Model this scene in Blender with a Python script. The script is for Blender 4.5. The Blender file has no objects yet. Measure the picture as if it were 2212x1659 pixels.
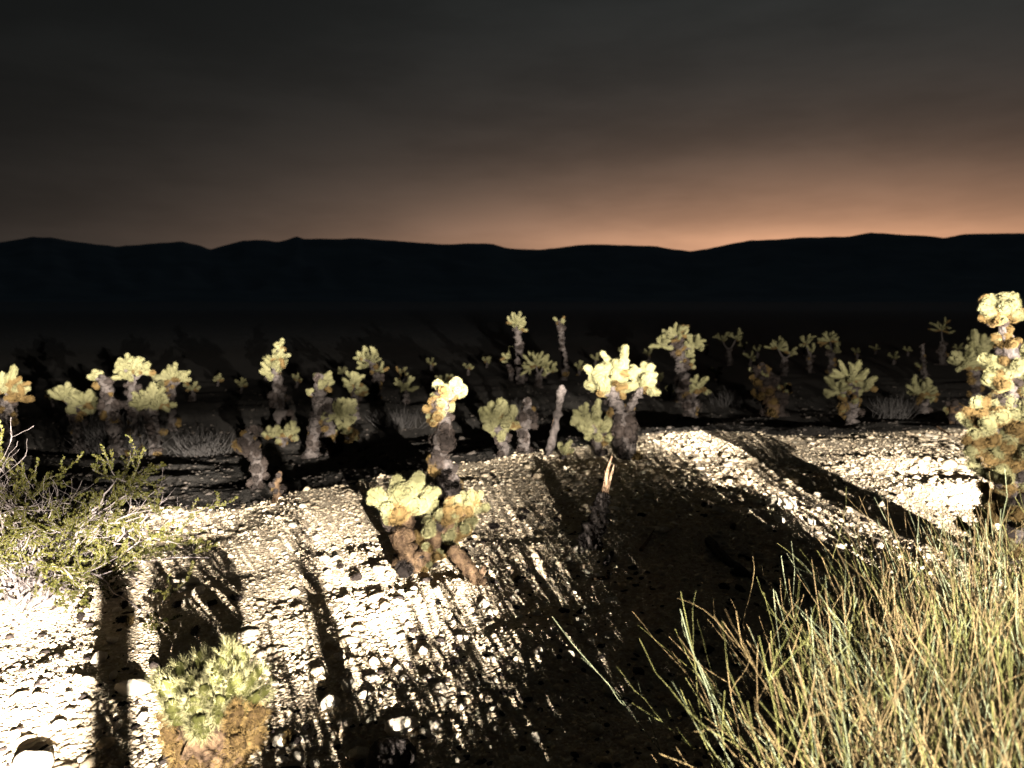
import bpy, math, random
import numpy as np
from mathutils import Vector, Matrix, Quaternion

random.seed(7)
RNG = np.random.default_rng(7)
S = bpy.context.scene
COL = S.collection

# ------------------------------------------------------------------ camera
EYE = 1.70
FPX, CX, CY = 1597.0, 1106.0, 829.5          # focal length and centre on a 2212 x 1659 picture
PITCH = math.atan((CY - 650.0) / FPX)        # camera looks slightly down
cam = bpy.data.cameras.new('camera')
cam.lens = 26.0
cam.sensor_width = 36.0
cam.clip_start = 0.05
cam.clip_end = 20000
camo = bpy.data.objects.new('camera', cam)
COL.objects.link(camo)
camo.location = (0, 0, EYE)
camo.rotation_euler = (math.pi / 2 - PITCH, 0, 0)
cam.dof.use_dof = True
cam.dof.focus_distance = 3.4
cam.dof.aperture_fstop = 2.5
S.camera = camo

# ------------------------------------------------------------------ render settings
S.render.engine = 'CYCLES'
S.cycles.use_denoising = True
S.cycles.max_bounces = 4
S.cycles.diffuse_bounces = 2
S.cycles.sample_clamp_indirect = 4
vs = S.view_settings
vs.view_transform = 'Standard'
vs.look = 'None'
vs.exposure = 0.0
vs.gamma = 1.0
vs.use_curve_mapping = False


class NT:
    """small helper for node trees"""
    def __init__(self, tree):
        self.t = tree

    def node(self, kind, **kw):
        n = self.t.nodes.new(kind)
        for k, v in kw.items():
            setattr(n, k, v)
        return n

    def link(self, a, b):
        self.t.links.new(a, b)

    def math(self, op, a, b=None, c=None, clamp=False):
        n = self.node('ShaderNodeMath', operation=op, use_clamp=clamp)
        for i, v in enumerate((a, b, c)):
            if v is None:
                continue
            if isinstance(v, (int, float)):
                n.inputs[i].default_value = v
            else:
                self.link(v, n.inputs[i])
        return n.outputs[0]

    def step(self, v, lo, hi, a=0.0, b=1.0):
        n = self.node('ShaderNodeMapRange', interpolation_type='SMOOTHSTEP')
        for i, x in enumerate((v, lo, hi, a, b)):
            if isinstance(x, (int, float)):
                n.inputs[i].default_value = x
            else:
                self.link(x, n.inputs[i])
        return n.outputs[0]

    def az_el(self, vec):
        sep = self.node('ShaderNodeSeparateXYZ')
        self.link(vec, sep.inputs[0])
        el = self.math('MULTIPLY', self.math('ARCSINE', sep.outputs[2]), 180 / math.pi)
        az = self.math('MULTIPLY', self.math('ARCTAN2', sep.outputs[0], sep.outputs[1]), 180 / math.pi)
        return az, el


# ------------------------------------------------------------------ night sky with a town's glow
W = bpy.data.worlds.new('World')
S.world = W
W.use_nodes = True
nt = NT(W.node_tree)
W.node_tree.nodes.clear()
wout = nt.node('ShaderNodeOutputWorld')
bg = nt.node('ShaderNodeBackground')
nt.link(bg.outputs[0], wout.inputs[0])
tc = nt.node('ShaderNodeTexCoord')
az, el = nt.az_el(tc.outputs['Generated'])
elp = nt.math('MAXIMUM', nt.math('SUBTRACT', el, 4.5), 0.0)


def gauss(v, c, w):
    d = nt.math('DIVIDE', nt.math('SUBTRACT', v, c), w)
    return nt.math('EXPONENT', nt.math('MULTIPLY', nt.math('MULTIPLY', d, d), -1.0))


def fall(w):
    return nt.math('EXPONENT', nt.math('DIVIDE', elp, -w))


mp = nt.node('ShaderNodeMapping')
mp.inputs['Scale'].default_value = (2.2, 2.2, 9.0)
mp.inputs['Rotation'].default_value = (0.0, math.radians(7), 0.0)
nt.link(tc.outputs['Generated'], mp.inputs[0])
cn = nt.node('ShaderNodeTexNoise')
cn.inputs['Scale'].default_value = 1.5
cn.inputs['Detail'].default_value = 5.0
cn.inputs['Roughness'].default_value = 0.55
nt.link(mp.outputs[0], cn.inputs['Vector'])
cloud = nt.step(cn.outputs[0], 0.30, 0.70, 0.84, 1.13)
core = nt.math('MULTIPLY', nt.math('MULTIPLY', gauss(az, 22.0, 25.0), fall(2.7)), 0.56)
wide = nt.math('MULTIPLY', nt.math('MULTIPLY', gauss(az, 11.0, 36.0), fall(5.2)), 0.115)
dim = nt.math('ADD', nt.math('MULTIPLY', gauss(az, 25.0, 42.0), 0.0165), 0.0058)


def colour_scale(fac, rgb):
    n = nt.node('ShaderNodeMix', data_type='RGBA', blend_type='MULTIPLY')
    n.inputs[0].default_value = 1.0
    n.inputs[6].default_value = (*rgb, 1)
    nt.link(fac, n.inputs[7])
    return n.outputs[2]


def colour_add(a, b):
    n = nt.node('ShaderNodeMix', data_type='RGBA', blend_type='ADD')
    n.inputs[0].default_value = 1.0
    nt.link(a, n.inputs[6])
    nt.link(b, n.inputs[7])
    return n.outputs[2]


sky = colour_add(colour_add(colour_scale(core, (1.0, 0.46, 0.22)), colour_scale(wide, (1.0, 0.73, 0.56))),
                 colour_scale(dim, (0.86, 1.0, 1.0)))
mul = nt.node('ShaderNodeMix', data_type='RGBA', blend_type='MULTIPLY')
mul.inputs[0].default_value = 1.0
nt.link(sky, mul.inputs[6])
nt.link(cloud, mul.inputs[7])
nt.link(mul.outputs[2], bg.inputs[0])
bg.inputs[1].default_value = 1.0


# ------------------------------------------------------------------ the parked car's two headlights (behind and right of the camera)
def headlight(name, loc, watts, hot, right, right_lo, right_hi):
    L = bpy.data.lights.new(name, 'POINT')
    L.energy = watts
    L.color = (1.0, 0.935, 0.82)
    L.shadow_soft_size = 0.014
    L.use_nodes = True
    n = NT(L.node_tree)
    em = [x for x in L.node_tree.nodes if x.type == 'EMISSION'][0]
    geo = n.node('ShaderNodeNewGeometry')
    a, e = n.az_el(geo.outputs['Incoming'])
    # dipped beam: sharp upper cutoff, tilted with the car's stance
    cut = n.math('ADD', n.math('MULTIPLY', a, 0.045), -7.3)
    low = n.math('SUBTRACT', 1.0, n.step(n.math('SUBTRACT', e, cut), -0.45, 0.45))
    # bright core of the dipped beam, with the lens's uneven streaks
    dev = n.math('DIVIDE', n.math('SUBTRACT', e, hot), 1.9)
    bell = n.math('EXPONENT', n.math('MULTIPLY', n.math('MULTIPLY', dev, dev), -1.0))
    st = n.node('ShaderNodeTexNoise')
    st.inputs['Scale'].default_value = 7.0
    st.inputs['Detail'].default_value = 1.0
    n.link(geo.outputs['Incoming'], st.inputs['Vector'])
    streak = n.step(st.outputs[0], 0.36, 0.64, 0.40, 1.6)
    core_ = n.math('MULTIPLY', n.math('ADD', n.math('MULTIPLY', bell, 1.15), n.step(e, -30.0, -13.0, 0.24, 0.26)), streak)
    low = n.math('MULTIPLY', low, core_)
    # full beam: a stronger band around the horizontal
    high = n.math('MULTIPLY', n.step(e, -5.5, -2.6), n.step(e, 3.0, 11.0, 1.0, 0.0))
    spill = n.step(n.math('SUBTRACT', e, cut), 0.3, 3.2, 2.1, 0.06)      # stray light just over the cutoff
    spill = n.math('MULTIPLY', spill, n.step(n.math('SUBTRACT', e, cut), -0.3, 0.6))
    upper = n.math('MULTIPLY', n.math('ADD', n.math('MULTIPLY', high, 2.3), spill), n.step(a, right_lo, right_hi, 1.0, right))
    inten = n.math('ADD', low, upper)
    inten = n.math('MULTIPLY', inten, n.step(n.math('ABSOLUTE', n.math('ADD', a, 10.0)), 38.0, 62.0, 1.0, 0.0))
    n.link(inten, em.inputs['Strength'])
    o = bpy.data.objects.new(name, L)
    COL.objects.link(o)
    o.location = loc
    return o


LAMP_A = Vector((1.55, -3.2, 1.5))
LAMP_B = Vector((3.6, -3.2, 1.5))
headlight('headlight_beam', LAMP_A, 45000, -11.6, 0.22, 4.0, 12.0)
headlight('headlight_beam', LAMP_B, 50000, -9.4, 0.25, -6.0, -2.2)


# ------------------------------------------------------------------ pixel helpers
def ray(px, py):
    v = Vector(((px - CX) / FPX, 1.0, (CY - py) / FPX))
    c, s = math.cos(-PITCH), math.sin(-PITCH)
    return Vector((v.x, v.y * c - v.z * s, v.y * s + v.z * c))


def at(px, py, Y):
    d = ray(px, py)
    return Vector((0, 0, EYE)) + d * (Y / d.y)


_TAB = np.random.default_rng(3).random((256, 256))


def vnoise(x, y):
    x = np.asarray(x, float)
    y = np.asarray(y, float)
    xi, yi = np.floor(x).astype(int), np.floor(y).astype(int)
    fx, fy = x - xi, y - yi
    fx, fy = fx * fx * (3 - 2 * fx), fy * fy * (3 - 2 * fy)
    g = lambda i, j: _TAB[i & 255, j & 255]
    return ((g(xi, yi) * (1 - fx) + g(xi + 1, yi) * fx) * (1 - fy)
            + (g(xi, yi + 1) * (1 - fx) + g(xi + 1, yi + 1) * fx) * fy) - 0.5


def edge(x):
    """the line where the lit gravel ends, painted shade begins and the desert drops away"""
    return np.interp(x, [-30, -2.6, -1.2, 1.7, 5.3, 30], [3.0, 6.0, 7.1, 8.95, 9.7, 11.0])


MOUNDS = []          # x, y, radius, height


def terrain(x, y):
    x = np.asarray(x, float)
    y = np.asarray(y, float)
    s = np.maximum(y - edge(x), 0.0)
    drop = 0.10 * np.minimum(s, 5.0) + 0.022 * np.clip(s - 5.0, 0, 40)
    h = -drop * np.minimum(s / 1.5, 1.0)
    near = np.clip(1.5 - np.abs(y - 5) / 30, 0.15, 1)
    h = h + near * (0.13 * vnoise(x * .45 + 9, y * .45 + 4) + 0.085 * vnoise(x * 1.7, y * 1.7)
                    + 0.018 * vnoise(x * 6.1, y * 6.1) + 0.009 * vnoise(x * 17, y * 17))
    for mx, my, mr, mh in MOUNDS:
        h = h + mh * np.exp(-((x - mx) ** 2 + (y - my) ** 2) / (mr * mr))
    return h


def hit(px, py):
    """point of the ground seen at a pixel"""
    d = ray(px, py)
    Y = 2.0
    for i in range(900):
        p = Vector((0, 0, EYE)) + d * (Y / d.y)
        if p.z <= float(terrain(p.x, p.y)):
            return p
        Y *= 1.004
    return p


for px, py, r, h in ((1561, 1085, .19, .09), (1450, 1060, .3, .08), (1690, 1130, .35, .10), (1780, 1270, .16, .06),
                     (1130, 1420, .3, .07), (1000, 1290, .25, .06), (560, 1380, .3, .03), (840, 1240, .22, .04), (840, 1330, .45, .07), (2050, 1090, .7, .03), (80, 1480, .5, .05)):
    q = hit(px, py)
    MOUNDS.append((q.x, q.y, r, h))


# ------------------------------------------------------------------ materials
def material(name, base, rough=0.85, vary=None, noise=None, bump=None, island=False, objrand=False, spec=0.04):
    """base colour; vary = second colour mixed by noise / island / object random; bump = (scale, strength)"""
    m = bpy.data.materials.new(name)
    m.use_nodes = True
    n = NT(m.node_tree)
    b = m.node_tree.nodes['Principled BSDF']
    b.inputs['Roughness'].default_value = rough
    b.inputs['Specular IOR Level'].default_value = spec
    b.inputs['Base Color'].default_value = (*base, 1)
    tcn = n.node('ShaderNodeTexCoord')
    cur = None
    cols = [base] + list(vary or [])
    if len(cols) > 1:
        ramp = n.node('ShaderNodeValToRGB')
        els = ramp.color_ramp.elements
        while len(els) < len(cols):
            els.new(0.5)
        for i, c in enumerate(cols):
            els[i].position = i / (len(cols) - 1)
            els[i].color = (*c, 1)
        facs = []
        if noise:
            t = n.node('ShaderNodeTexNoise')
            t.inputs['Scale'].default_value = noise
            t.inputs['Detail'].default_value = 6
            n.link(tcn.outputs['Object'], t.inputs['Vector'])
            facs.append(n.step(t.outputs[0], 0.33, 0.67))
        if island:
            facs.append(n.node('ShaderNodeNewGeometry').outputs['Random Per Island'])
        if objrand:
            facs.append(n.node('ShaderNodeObjectInfo').outputs['Random'])
        f = facs[0]
        for g in facs[1:]:
            f = n.math('MULTIPLY', n.math('ADD', f, g), 0.5)
        n.link(f, ramp.inputs[0])
        n.link(ramp.outputs[0], b.inputs['Base Color'])
    if bump:
        t = n.node('ShaderNodeTexNoise')
        t.inputs['Scale'].default_value = bump[0]
        t.inputs['Detail'].default_value = 5
        n.link(tcn.outputs['Object'], t.inputs['Vector'])
        bn = n.node('ShaderNodeBump')
        bn.inputs['Strength'].default_value = bump[1]
        bn.inputs['Distance'].default_value = 0.02
        n.link(t.outputs[0], bn.inputs['Height'])
        n.link(bn.outputs[0], b.inputs['Normal'])
    return m


M = {}
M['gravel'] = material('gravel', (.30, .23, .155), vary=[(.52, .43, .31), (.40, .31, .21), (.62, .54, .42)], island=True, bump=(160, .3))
M['shade_dark_gravel'] = material('shade_dark_gravel', (.014, .012, .010), vary=[(.034, .028, .024)], island=True)  # near-black colour stands in for missing light past the lit gravel
M['stone'] = material('stone', (.44, .37, .28), vary=[(.60, .53, .43), (.36, .29, .22)], noise=9, objrand=True, bump=(38, .5))
M['fresh'] = material('fresh_stem', (.026, .028, .007), vary=[(.044, .042, .012)], noise=22, objrand=True, bump=(90, .6))
M['fresh_spines'] = material('fresh_spines', (.092, .085, .040), vary=[(.135, .124, .065)], objrand=True, rough=.7)
M['tan'] = material('tan_stem', (.026, .016, .007), vary=[(.044, .027, .011)], noise=22, objrand=True, bump=(90, .6))
M['tan_spines'] = material('tan_spines', (.060, .038, .014), vary=[(.092, .060, .024)], objrand=True, rough=.7)
M['fresh_fuzz'] = material('fresh_fuzz', (.074, .069, .031), vary=[(.112, .102, .054)], noise=22, objrand=True, bump=(120, .8))
M['tan_fuzz'] = material('tan_fuzz', (.046, .029, .011), vary=[(.072, .047, .018)], noise=22, objrand=True, bump=(120, .8))
M['old'] = material('old_stem', (.015, .012, .011), vary=[(.028, .021, .018)], noise=18, objrand=True, bump=(70, .8))
M['old_spines'] = material('old_spines', (.020, .016, .014), vary=[(.034, .025, .021)], objrand=True)
M['bark'] = material('dead_bark', (.018, .015, .014), vary=[(.045, .037, .034), (.024, .020, .018)], noise=24, bump=(46, 1.0))
M['rust'] = material('rust_bark', (.026, .016, .010), vary=[(.055, .035, .020)], noise=30, bump=(60, 1.0))
M['wood'] = material('splintered_wood', (.07, .043, .026), vary=[(.13, .085, .055)], noise=40, bump=(80, .8))
M['twig'] = material('pale_twig', (.060, .049, .045), vary=[(.115, .097, .094)], noise=30)
M['leaf'] = material('creosote_leaf', (.017, .018, .004), vary=[(.034, .032, .008), (.025, .021, .006)], island=True, rough=.5)
M['green'] = material('green_stem', (.017, .018, .005), vary=[(.033, .031, .010)], noise=6, objrand=True, rough=.6)
M['greygreen'] = material('greygreen_stem', (.028, .032, .018), vary=[(.050, .053, .031)], noise=6, objrand=True, rough=.6)
M['straw'] = material('straw_stem', (.025, .017, .008), vary=[(.046, .033, .015)], noise=6, objrand=True, rough=.7)
M['drytwig'] = material('dry_twig', (.022, .020, .019), vary=[(.040, .036, .034)], noise=20)
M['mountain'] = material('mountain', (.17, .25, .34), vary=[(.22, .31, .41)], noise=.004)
M['post'] = material('post', (.12, .10, .08), vary=[(.17, .14, .11)], noise=14)

# ground: pale gravel where lit, colour darkened beyond the edge as painted shade
gm = bpy.data.materials.new('desert_ground')
gm.use_nodes = True
g = NT(gm.node_tree)
gb = gm.node_tree.nodes['Principled BSDF']
gb.inputs['Roughness'].default_value = .95
gb.inputs['Specular IOR Level'].default_value = .1
att = g.node('ShaderNodeAttribute', attribute_name='lit_side')
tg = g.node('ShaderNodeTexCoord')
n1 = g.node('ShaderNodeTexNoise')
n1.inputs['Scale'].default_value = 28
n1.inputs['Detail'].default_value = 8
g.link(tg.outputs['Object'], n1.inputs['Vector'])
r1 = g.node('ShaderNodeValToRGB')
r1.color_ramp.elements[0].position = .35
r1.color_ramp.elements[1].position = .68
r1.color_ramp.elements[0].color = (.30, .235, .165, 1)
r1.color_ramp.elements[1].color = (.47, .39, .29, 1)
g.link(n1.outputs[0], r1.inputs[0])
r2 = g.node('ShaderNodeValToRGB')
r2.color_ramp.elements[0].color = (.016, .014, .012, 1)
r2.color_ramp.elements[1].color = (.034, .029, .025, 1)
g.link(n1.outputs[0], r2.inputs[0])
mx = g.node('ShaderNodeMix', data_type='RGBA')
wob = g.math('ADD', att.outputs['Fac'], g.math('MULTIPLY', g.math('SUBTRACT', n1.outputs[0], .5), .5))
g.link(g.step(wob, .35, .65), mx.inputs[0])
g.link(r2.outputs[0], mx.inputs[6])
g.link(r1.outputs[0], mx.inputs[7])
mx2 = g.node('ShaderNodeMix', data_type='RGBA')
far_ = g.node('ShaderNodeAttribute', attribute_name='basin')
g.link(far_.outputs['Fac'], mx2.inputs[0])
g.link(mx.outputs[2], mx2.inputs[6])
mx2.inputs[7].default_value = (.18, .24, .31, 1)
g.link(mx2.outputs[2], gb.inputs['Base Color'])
n2 = g.node('ShaderNodeTexVoronoi')
n2.inputs['Scale'].default_value = 60
g.link(tg.outputs['Object'], n2.inputs['Vector'])
gbump = g.node('ShaderNodeBump')
gbump.inputs['Strength'].default_value = .7
gbump.inputs['Distance'].default_value = .02
gbump.invert = True
g.link(n2.outputs['Distance'], gbump.inputs['Height'])
g.link(gbump.outputs[0], gb.inputs['Normal'])


# ------------------------------------------------------------------ object helpers
def mesh(name, verts, faces, mats=(), smooth=False, matidx=None):
    me = bpy.data.meshes.new(name)
    verts = np.asarray(verts, np.float32)
    if isinstance(faces, np.ndarray):
        nf, k = faces.shape
        me.vertices.add(len(verts))
        me.vertices.foreach_set('co', verts.ravel())
        me.loops.add(nf * k)
        me.loops.foreach_set('vertex_index', faces.astype(np.int32).ravel())
        me.polygons.add(nf)
        me.polygons.foreach_set('loop_start', np.arange(0, nf * k, k, dtype=np.int32))
        me.update(calc_edges=True)
    else:
        me.from_pydata([tuple(v) for v in verts.tolist()], [], faces)
    for m in mats:
        me.materials.append(m)
    if matidx is not None:
        me.polygons.foreach_set('material_index', np.asarray(matidx, np.int32))
    if smooth:
        me.polygons.foreach_set('use_smooth', np.ones(len(me.polygons), bool))
    me.update()
    return me


def obj(name, me, parent=None, loc=None, label=None, cat=None, group=None, kind=None):
    o = bpy.data.objects.new(name, me)
    COL.objects.link(o)
    if parent is not None:
        o.parent = parent
    if loc is not None:
        o.location = loc
    for k, v in (('label', label), ('category', cat), ('group', group), ('kind', kind)):
        if v:
            o[k] = v
    return o


def tube(pts, radii, sides=8, lump=0.0, seed=0, cap=True):
    """a tapered tube along a polyline; returns verts, quad/tri face list"""
    pts = [Vector(p) for p in pts]
    rnd = random.Random(seed)
    V, F = [], []
    ref = Vector((0.31, 0.87, 0.12))
    n = len(pts)
    for i, p in enumerate(pts):
        t = (pts[min(i + 1, n - 1)] - pts[max(i - 1, 0)])
        t = t.normalized() if t.length > 1e-9 else Vector((0, 0, 1))
        a = t.cross(ref)
        if a.length < 1e-4:
            a = t.cross(Vector((1, 0, 0)))
        a.normalize()
        b = t.cross(a)
        for k in range(sides):
            th = 2 * math.pi * k / sides
            r = radii[i] * (1 + lump * (rnd.random() - .45) * 2)
            V.append(p + (a * math.cos(th) + b * math.sin(th)) * r)
    for i in range(n - 1):
        for k in range(sides):
            k2 = (k + 1) % sides
            F.append((i * sides + k, i * sides + k2, (i + 1) * sides + k2, (i + 1) * sides + k))
    if cap:
        for i, flip in ((0, True), (n - 1, False)):
            V.append(pts[i] + ((pts[i] - pts[1 if i == 0 else n - 2]).normalized()) * radii[i] * .5)
            c = len(V) - 1
            for k in range(sides):
                k2 = (k + 1) % sides
                F.append((c, i * sides + k2, i * sides + k) if flip else (c, i * sides + k, i * sides + k2))
    return V, F


def resample(pts, n):
    """smooth polyline through points of (Vector, radius), n samples"""
    P = [Vector(p[0]) for p in pts]
    R = [p[1] for p in pts]
    out = []
    m = len(P) - 1
    for i in range(n):
        u = i / (n - 1) * m
        k = min(int(u), m - 1)
        f = u - k
        p0, p1, p2, p3 = P[max(k - 1, 0)], P[k], P[k + 1], P[min(k + 2, m)]
        q = 0.5 * ((2 * p1) + (p2 - p0) * f + (2 * p0 - 5 * p1 + 4 * p2 - p3) * f * f + (3 * p1 - p0 - 3 * p2 + p3) * f ** 3)
        out.append((q, R[k] * (1 - f) + R[k + 1] * f))
    return out


# ------------------------------------------------------------------ ground sheet, to the horizon
def axis(parts):
    a = np.concatenate([np.arange(lo, hi, st) for lo, hi, st in parts])
    return a


ys = np.concatenate([np.array([-3000, -800, -200, -80, -40, -20]), axis([(-12, 1.6, .4), (1.6, 11.5, .045), (11.5, 24, .25)]),
                     24 * np.geomspace(1, 350, 60)])
xs = np.concatenate([-np.geomspace(9000, 12, 40), axis([(-11, -5, .25), (-5, 6.5, .045), (6.5, 12, .25)]), np.geomspace(13, 9000, 40)])
gx, gy = np.meshgrid(xs, ys)
gz = terrain(gx, gy)
gv = np.stack([gx.ravel(), gy.ravel(), gz.ravel()], 1)
nx, ny = len(xs), len(ys)
ii = (np.arange(ny - 1)[:, None] * nx + np.arange(nx - 1)[None, :]).ravel()
gf = np.stack([ii, ii + 1, ii + nx + 1, ii + nx], 1)
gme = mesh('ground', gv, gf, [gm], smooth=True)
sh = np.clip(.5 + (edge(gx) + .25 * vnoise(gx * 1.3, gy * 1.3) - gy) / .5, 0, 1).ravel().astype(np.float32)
gat = gme.attributes.new('lit_side', 'FLOAT', 'POINT')
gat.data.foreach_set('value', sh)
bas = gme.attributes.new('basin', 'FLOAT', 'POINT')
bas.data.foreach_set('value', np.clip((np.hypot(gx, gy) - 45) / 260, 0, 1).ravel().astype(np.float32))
obj('ground', gme, kind='structure', label='pale desert gravel sloping into flats coloured dark for shade', cat='ground')

# ------------------------------------------------------------------ mountains along the skyline
SKY = [(-900, 520), (-500, 534), (-200, 512), (0, 522), (70, 510), (110, 512), (180, 523), (250, 531), (330, 525), (395, 520), (425, 527),
       (455, 538), (490, 527), (525, 518), (560, 517), (600, 521), (622, 516), (640, 509), (658, 515), (720, 515), (785, 513),
       (840, 518), (900, 523), (960, 527), (1035, 524), (1065, 526), (1100, 536), (1160, 538), (1215, 533), (1270, 526),
       (1350, 529), (1420, 531), (1450, 537), (1490, 541), (1530, 536), (1570, 527), (1620, 518), (1660, 517), (1740, 511),
       (1830, 510), (1880, 501), (1930, 504), (2000, 508), (2040, 513), (2080, 505), (2140, 503), (2212, 502), (2400, 510),
       (2700, 525), (3100, 515)]
NA, NR = 520, 26
V = np.zeros((NR, NA, 3))
sx = np.interp(np.linspace(0, 1, NA), np.linspace(0, 1, 2), [-900, 3100])
sy = np.interp(sx, [p[0] for p in SKY], [p[1] for p in SKY])
sy = sy + 1.6 * vnoise(sx / 23.0, 3.3) + .9 * vnoise(sx / 9.0, 7.7)
for j in range(NA):
    d = ray(sx[j], sy[j])
    hlen = math.hypot(d.x, d.y)
    tanel = d.z / hlen
    ux, uy = d.x / hlen, d.y / hlen
    R = 5200.0
    for i in range(NR):
        u = i / (NR - 6)
        if u <= 1:
            rr = R - 2600 * (1 - u)
            hh = (R * tanel + EYE + 2) * (u ** 1.5)
            hh *= 1 + .30 * (1 - u) * float(vnoise(sx[j] / 40 + u * 2, u * 6)) * 2
            hh = min(hh, (rr * tanel) * .985 + 1) if u < 1 else hh
        else:
            rr = R + 1500 * (u - 1) * 4
            hh = (R * tanel + EYE) * max(0, 1 - (u - 1) * 4.2)
        V[i, j] = (ux * rr, uy * rr, max(hh, 0) - (12 if i == 0 else 6))
ii = (np.arange(NR - 1)[:, None] * NA + np.arange(NA - 1)[None, :]).ravel()
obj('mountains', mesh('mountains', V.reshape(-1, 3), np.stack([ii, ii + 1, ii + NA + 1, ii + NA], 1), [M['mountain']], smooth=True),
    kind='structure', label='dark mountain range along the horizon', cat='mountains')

# ------------------------------------------------------------------ gravel: tens of thousands of pebbles
PHI = (1 + 5 ** .5) / 2
ICO_V = np.array([(-1, PHI, 0), (1, PHI, 0), (-1, -PHI, 0), (1, -PHI, 0), (0, -1, PHI), (0, 1, PHI), (0, -1, -PHI), (0, 1, -PHI),
                  (PHI, 0, -1), (PHI, 0, 1), (-PHI, 0, -1), (-PHI, 0, 1)]) / math.sqrt(1 + PHI * PHI)
ICO_F = np.array([(0, 11, 5), (0, 5, 1), (0, 1, 7), (0, 7, 10), (0, 10, 11), (1, 5, 9), (5, 11, 4), (11, 10, 2), (10, 7, 6), (7, 1, 8),
                  (3, 9, 4), (3, 4, 2), (3, 2, 6), (3, 6, 8), (3, 8, 9), (4, 9, 5), (2, 4, 11), (6, 2, 10), (8, 6, 7), (9, 8, 1)])


def pebble_field(name, x, y, r, mat, label):
    n = len(x)
    v = np.repeat(ICO_V[None], n, 0) * (1 + .22 * RNG.standard_normal((n, 12, 1)))
    v *= np.stack([RNG.uniform(.75, 1.3, n), RNG.uniform(.75, 1.3, n), RNG.uniform(.38, .72, n)], 1)[:, None, :]
    a = RNG.uniform(0, 2 * np.pi, n)
    t = RNG.normal(0, .25, n)
    ca, sa, ct, st = np.cos(a)[:, None], np.sin(a)[:, None], np.cos(t)[:, None], np.sin(t)[:, None]
    X, Yv, Z = v[..., 0], v[..., 1], v[..., 2]
    Yv, Z = Yv * ct - Z * st, Yv * st + Z * ct
    X, Yv = X * ca - Yv * sa, X * sa + Yv * ca
    v = np.stack([X, Yv, Z], 2) * r[:, None, None]
    v[..., 0] += x[:, None]
    v[..., 1] += y[:, None]
    v[..., 2] += (terrain(x, y) + r * RNG.uniform(-.30, .20, n))[:, None]
    f = (ICO_F[None] + (np.arange(n) * 12)[:, None, None]).reshape(-1, 3)
    return obj(name, mesh(name, v.reshape(-1, 3), f, [mat], smooth=False), kind='stuff', label=label, cat='gravel')


def scatter(n, y0, y1, power=1.0):
    y = y0 * (y1 / y0) ** (RNG.random(n) ** power)
    half = .74 * y + .35
    x = RNG.uniform(-1, 1, n) * half
    return x, y


def sizes(n, med, sig, hi):
    return np.clip(med * np.exp(RNG.normal(0, sig, n)), .004, hi)


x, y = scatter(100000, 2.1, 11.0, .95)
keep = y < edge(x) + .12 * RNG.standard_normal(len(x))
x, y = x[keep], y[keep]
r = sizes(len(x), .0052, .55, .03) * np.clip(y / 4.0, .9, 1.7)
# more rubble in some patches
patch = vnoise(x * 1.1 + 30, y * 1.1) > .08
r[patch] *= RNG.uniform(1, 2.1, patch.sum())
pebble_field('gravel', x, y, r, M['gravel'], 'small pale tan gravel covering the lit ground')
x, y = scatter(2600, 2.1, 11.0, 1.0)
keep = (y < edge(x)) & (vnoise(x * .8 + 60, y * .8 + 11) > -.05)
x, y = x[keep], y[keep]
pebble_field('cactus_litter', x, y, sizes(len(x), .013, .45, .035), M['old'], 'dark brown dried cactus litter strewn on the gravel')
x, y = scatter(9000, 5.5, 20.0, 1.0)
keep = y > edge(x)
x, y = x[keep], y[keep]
pebble_field('desert_pebbles', x, y, sizes(len(x), .018, .45, .06), M['shade_dark_gravel'], 'pebbles coloured dark for shade, scattered over the unlit desert flat')


# ------------------------------------------------------------------ stones
def stone_mesh(seed, sub=2):
    rnd = np.random.default_rng(seed)
    import bmesh
    bm = bmesh.new()
    bmesh.ops.create_icosphere(bm, subdivisions=sub, radius=1)
    V = np.array([v.co[:] for v in bm.verts])
    F = np.array([[v.index for v in f.verts] for f in bm.faces])
    bm.free()
    for k in range(11):
        nrm = rnd.standard_normal(3)
        nrm /= np.linalg.norm(nrm)
        d = rnd.uniform(.55, .85)
        over = np.maximum(V @ nrm - d, 0)
        V = V - over[:, None] * nrm * .95
    V = V * (1 + .03 * rnd.standard_normal((len(V), 1)))
    V = V * np.array([rnd.uniform(.95, 1.25), rnd.uniform(.75, 1.0), rnd.uniform(.55, .85)])
    V = V / np.abs(V[:, 0]).max()
    return mesh('stone', V, F, [M['stone']])


SMALL = [stone_mesh(100 + i, 1) for i in range(8)]
LARGE = [stone_mesh(200 + i, 3) for i in range(10)]


def stone(p, rad, variants, label, group=None, squash=1.0, rotz=None, tilt=.25, name='stone'):
    me = random.choice(variants)
    o = obj(name, me, label=label, cat='stone', group=group)
    zr = rad * squash
    rz = random.uniform(0, 6.28) if rotz is None else rotz
    o.rotation_euler = (random.uniform(-tilt, tilt), random.uniform(-tilt, tilt), rz)
    o.scale = (rad, rad * random.uniform(.85, 1.0), zr)
    o.location = (p.x, p.y, float(terrain(p.x, p.y)) + zr * .32)
    return o


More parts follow.
